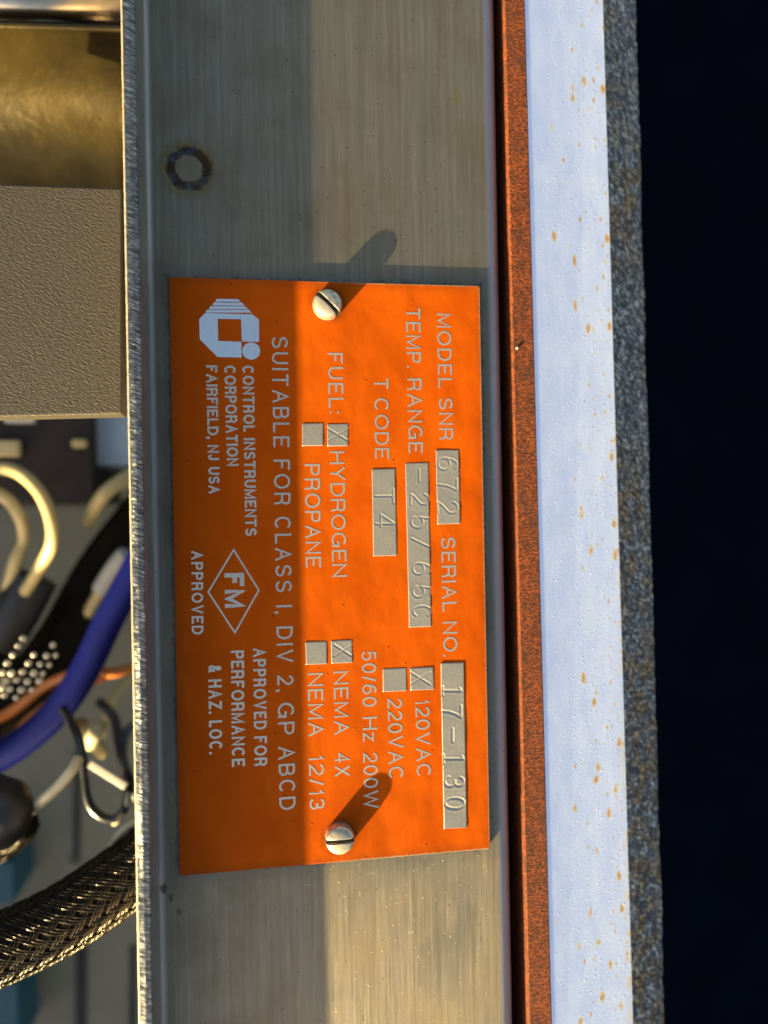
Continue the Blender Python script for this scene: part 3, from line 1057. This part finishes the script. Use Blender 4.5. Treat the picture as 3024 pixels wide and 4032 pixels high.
# dark module below the panel
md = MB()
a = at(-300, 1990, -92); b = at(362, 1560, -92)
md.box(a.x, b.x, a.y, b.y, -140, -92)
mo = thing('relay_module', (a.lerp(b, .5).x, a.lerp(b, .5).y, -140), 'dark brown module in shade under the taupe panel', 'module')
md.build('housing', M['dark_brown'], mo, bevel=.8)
for (x0, y0, x1, y1, mt, nm) in ((20, 1600, 145, 1668, 'white_plastic', 'cap'), (-60, 1735, 85, 1800, 'cream', 'terminal'), (285, 1730, 345, 1765, 'cream', 'terminal')):
    q = at(x0, y1, -91); r = at(x1, y0, -91)
    e = MB(); e.box(q.x, r.x, q.y, r.y, -91.9, -89); e.build(nm, M[mt], mo, bevel=.8)
# pale blue block
pb = MB()
a = at(358, 1835, -98); b = at(640, 1500, -98)
b.x = LX0 - 1.0
pb.box(a.x, b.x, a.y, b.y, -130, -98)
tag(pb.build('terminal_block', M['pale_blue'], origin=(a.x, a.y, -130), bevel=1.6, seg=3), 'pale blue grey plastic block beside the steel lip below the taupe panel', 'block')

def deep(w):
    return w if w > -40 else -40 + (w + 40) * 2.0


def cable(name, pts, r, mat, label, cat, seg=14, n=8, group=None):
    if pts[0][2] > BD + 10:
        r *= (160 - deep(pts[0][2])) / (160 - pts[0][2])
        pts = [(x, y, deep(w)) for x, y, w in pts]
    P = smooth_path([at(x, y, w) for x, y, w in pts], n)
    mb = MB(); mb.tube(P, r, seg)
    o = mb.build(name, mat, smooth=True, origin=P[len(P) // 2])
    return tag(o, label, cat, group)


def braid_cable(name, pts, R, label, nst=14, turns=.35, sw=.42, flat=.35, core='sleeve', strand='strand'):
    R *= (160 - deep(pts[0][2])) / (160 - pts[0][2])
    pts = [(x, y, deep(w)) for x, y, w in pts]
    P = smooth_path([at(x, y, w) for x, y, w in pts], 14)
    t = thing(name, P[len(P) // 2], label, 'cable')
    mb = MB(); mb.tube(P, R, 24); mb.build('core', M[core], t, smooth=True)
    # frames along the path
    N = None; F = []
    s = 0
    for i in range(len(P)):
        tg = (P[min(i + 1, len(P) - 1)] - P[max(i - 1, 0)]).normalized()
        if N is None: N = tg.orthogonal().normalized()
        N = (N - tg * N.dot(tg)).normalized()
        F.append((P[i], N.copy(), tg.cross(N), s))
        if i < len(P) - 1: s += (P[i + 1] - P[i]).length
    st = MB()
    for dirn in (1, -1):
        for k in range(nst):
            for f in (-1, 0, 1):
                path = []
                for i in range(0, len(F)):
                    p, n_, b_, sl = F[i]
                    a = 2 * math.pi * (k / nst) + dirn * sl / R * .75 + f * .11
                    rr = R + .12 + .16 * math.sin(nst * (a - dirn * 0) * 1.0) * dirn
                    path.append(p + (n_ * math.cos(a) + b_ * math.sin(a)) * rr)
                st.tube(path, sw * .42, 5, caps=False)
    st.build('braid', M[strand], t, smooth=True)
    return t


# dark sleeve running down behind everything
braid_cable('braided_sleeve', [(640, 1950, -74), (420, 2230, -74), (240, 2540, -72), (60, 2760, -70), (-160, 3000, -70)], 7.4,
            'black braided cable sleeve slanting behind the blue cable, far out of focus', 16, sw=.4)
# beige loops
cable('beige_wire', [(-60, 1840, -58), (60, 1855, -56), (150, 1930, -54), (200, 2040, -54), (205, 2140, -55), (160, 2230, -58), (100, 2330, -62)], 1.7, M['cream'],
      'beige wire bent in the widest of the loops at the left edge', 'wire', group='beige wires at the left')
cable('beige_wire', [(-90, 1920, -60), (20, 1960, -60), (80, 2040, -60), (95, 2130, -62), (60, 2210, -62), (30, 2330, -64)], 1.7, M['cream'],
      'beige wire inside the widest loop, dropping into the black boot', 'wire', group='beige wires at the left')
cable('beige_wire', [(560, 1850, -66), (470, 1900, -64), (400, 1960, -64), (350, 2060, -70)], 2.0, M['cream'],
      'beige wire curving down from under the pale blue block', 'wire')
bt = MB(); P = smooth_path([at(140, 2270, -90), at(60, 2420, -90), at(-60, 2600, -92)], 6); bt.tube(P, 6.9, 24)
tag(bt.build('cable_boot', M['black'], smooth=True, origin=P[6], bevel=.6), 'black boot where the two beige wire loops end', 'cable boot')
# connector, blue cable
cn = MB(); P = smooth_path([at(395, 2330, -90), at(445, 2250, -88), at(500, 2180, -86)], 5); cn.tube(P, 2.9, 16)
tag(cn.build('wire_connector', M['white_plastic'], smooth=True, origin=P[5], bevel=.5), 'white plastic wire connector next to the upper end of the blue cable', 'connector')
cable('beige_wire', [(400, 2320, -67), (345, 2420, -70), (300, 2560, -80)], 1.6, M['cream'], 'beige wire running out of the white connector', 'wire')
cable('blue_cable', [(660, 1990, -56), (530, 2250, -56), (430, 2440, -56), (345, 2620, -56), (250, 2770, -56), (130, 2890, -56), (-20, 2990, -56), (-200, 3060, -56)], 3.9, M['blue'],
      'thick glossy blue cable curving past the steel lip', 'cable', 20, 10)
cable('orange_wire', [(640, 2610, -62), (510, 2635, -60), (430, 2650, -58), (330, 2640, -58), (180, 2700, -60), (60, 2790, -62), (-60, 2860, -62)], 1.35, M['orange_wire'],
      'orange wire crossing under the blue cable, the upper of two', 'wire')
cable('orange_wire', [(420, 2660, -64), (300, 2710, -62), (200, 2770, -62), (100, 2850, -62), (20, 2960, -62), (-80, 3040, -62)], 1.35, M['orange_wire'],
      'orange wire under the blue cable, the lower of two', 'wire')

# cream balls standing in for blurred sun glints on braided sleeve
glint_px = [(92, 2515), (72, 2544), (50, 2578), (30, 2612), (10, 2648), (45, 2650), (208, 2540), (133, 2578), (183, 2582), (218, 2580), (113, 2612), (157, 2615),
           (193, 2618), (90, 2646), (133, 2650), (168, 2652), (66, 2678), (108, 2684), (155, 2680), (22, 2684), (38, 2714), (84, 2716), (124, 2716), (6, 2706), (18, 2738), (62, 2748), (132, 2650)]
fr = thing('glint_cluster', at(110, 2640, -50), 'cluster of cream balls standing for sun glints on a dark cable at the left edge', 'glint cluster')
core = MB(); P = smooth_path([at(-120, 2600, -56), at(60, 2640, -56), at(150, 2640, -58)], 6); core.tube(P, [3.5] * 7 + [2.6] * 5 + [1.6], 16)
core.build('dark_core', M['sleeve'], fr, smooth=True)
glint0 = None
for k, (x, y) in enumerate(glint_px[:-1]):
    q = at(x, y, -52 + (k % 3) * .8)
    if glint0 is None:
        mb = MB(); mb.ball(q, .92); glint0 = mb.build('glint', M['glint'], fr, smooth=True)
        # move its origin to its centre so that copies can be placed
        d = (q - ORG[fr.name]) * MM
        glint0.data.transform(Matrix.Translation(-d)); glint0.location = d
    else:
        o = glint0.copy(); COL.objects.link(o); o.parent = fr
        o.location = (q - ORG[fr.name]) * MM
        s = .82 + .3 * random.random(); o.scale = (s, s, s)

# black boot with braid below it, cream wire coming out of it
bo = thing('black_sleeve_end', at(20, 3200, -50), 'rounded black sleeve end at the left edge with braid along its lower side', 'cable end')
mb = MB(); P = smooth_path([at(-260, 3130, -46), at(-120, 3160, -44), at(0, 3200, -44), at(70, 3215, -44), at(110, 3220, -45)], 6)
mb.tube(P, [8.4] * 15 + [8.2, 8.0, 7.7, 7.3, 6.8, 6.2, 5.6, 4.6, 3.4, 1.8], 28)
mb.build('boot', M['black'], bo, smooth=True)
braid_cable('braided_sleeve', [(-260, 3420, -58), (-80, 3370, -56), (40, 3310, -56), (95, 3245, -52)], 3.6, 'thin beige braided sleeve under the rounded black sleeve end', 10, sw=.42, strand='strand')
cable('cream_wire', [(120, 3190, -44), (170, 3150, -40), (235, 3090, -38), (285, 3030, -38), (310, 2985, -40)], 1.35, M['pale_wire'], 'short bright cream wire leading out of the rounded black sleeve end', 'wire')
cable('cream_wire', [(320, 2850, -60), (350, 2900, -56), (400, 2960, -60)], 2.0, M['cream'], 'cream wire crossing behind the top of the black wire loop', 'wire')
cable('cream_wire', [(350, 2930, -52), (372, 2890, -50), (392, 2850, -52)], 1.9, M['pale_wire'], 'pale stub of wire above the white cable tie', 'wire')
cable('black_wire', [(250, 2790, -52), (300, 2880, -48), (322, 2960, -46), (332, 3060, -46), (350, 3160, -46), (400, 3215, -46), (455, 3222, -46), (492, 3180, -46), (505, 3110, -48), (500, 3040, -52)], 1.1, M['black_wire'],
      'thin black wire hanging in a U loop beside the steel lip', 'wire')
cable('black_wire', [(390, 2760, -66), (450, 2830, -64), (470, 2930, -62), (490, 3020, -60), (545, 3150, -60)], 1.3, M['black_wire'],
      'straight black wire running down close to the steel lip', 'wire')
cable('black_wire', [(560, 2840, -70), (500, 2880, -68), (480, 2960, -66), (500, 3060, -66), (560, 3180, -66)], 1.3, M['black_wire'],
      'short bent black wire half hidden by the steel lip', 'wire')
zt = MB(); a = at(352, 3008, -58); b = at(498, 3100, -56); d = (b - a).normalized(); nrm = Vector((-d.y, d.x, 0)) * .95
zt.hexa([a - nrm, b - nrm, b + nrm, a + nrm], [v + Vector((0, 0, -.9)) for v in (a - nrm, b - nrm, b + nrm, a + nrm)])
tag(zt.build('cable_tie', M['white_plastic'], origin=a, bevel=.2), 'flat white cable tie reaching across the black wire loop', 'cable tie')
cable('clear_wire', [(505, 3125, -47), (500, 3165, -46), (470, 3215, -46), (450, 3240, -47)], .8, M['pale_wire'], 'pale thin wire end at the bottom of the black wire loop', 'wire')
cable('yellow_wire', [(438, 3330, -38), (470, 3285, -36), (520, 3245, -36), (600, 3215, -36)], 1.0, M['pale_wire'], 'short yellow wire lying along the top of the large braided sleeve', 'wire')
cable('beige_wire', [(560, 2650, -74), (480, 2700, -72), (430, 2790, -70), (400, 2900, -70)], 1.5, M['cream'], 'beige wire under the orange wires near the steel lip', 'wire')

# big braided sleeve
braid_cable('braided_sleeve', [(760, 3180, -30), (600, 3370, -30), (440, 3490, -30), (260, 3610, -30), (60, 3710, -30), (-160, 3800, -30), (-360, 3860, -30)], 7.6,
            'large black braided cable sleeve with golden glints at the lower left', 14, sw=.52)
# teal blocks on the back panel
for (x0, y0, x1, y1, lb) in ((-200, 3395, 52, 3580, 'teal block between the black sleeve end and large braided sleeve'), (-200, 3870, 70, 4200, 'teal block below the large braided sleeve in the lower left corner')):
    q = at(x0, y1, -135); r = at(x1, y0, -135)
    e = MB(); e.box(q.x, r.x, q.y, r.y, BD, -135)
    tag(e.build('teal_block', M['teal'], origin=(q.x, q.y, BD), bevel=.6), lb, 'block')
cable('loose_thread', [(252, 3378, BD + 1), (262, 3408, BD + 1.5), (285, 3418, BD + 1.5), (310, 3390, BD + 1)], .3, M['pale_wire'], 'tiny pale thread lying on the grey back panel', 'thread', 6)
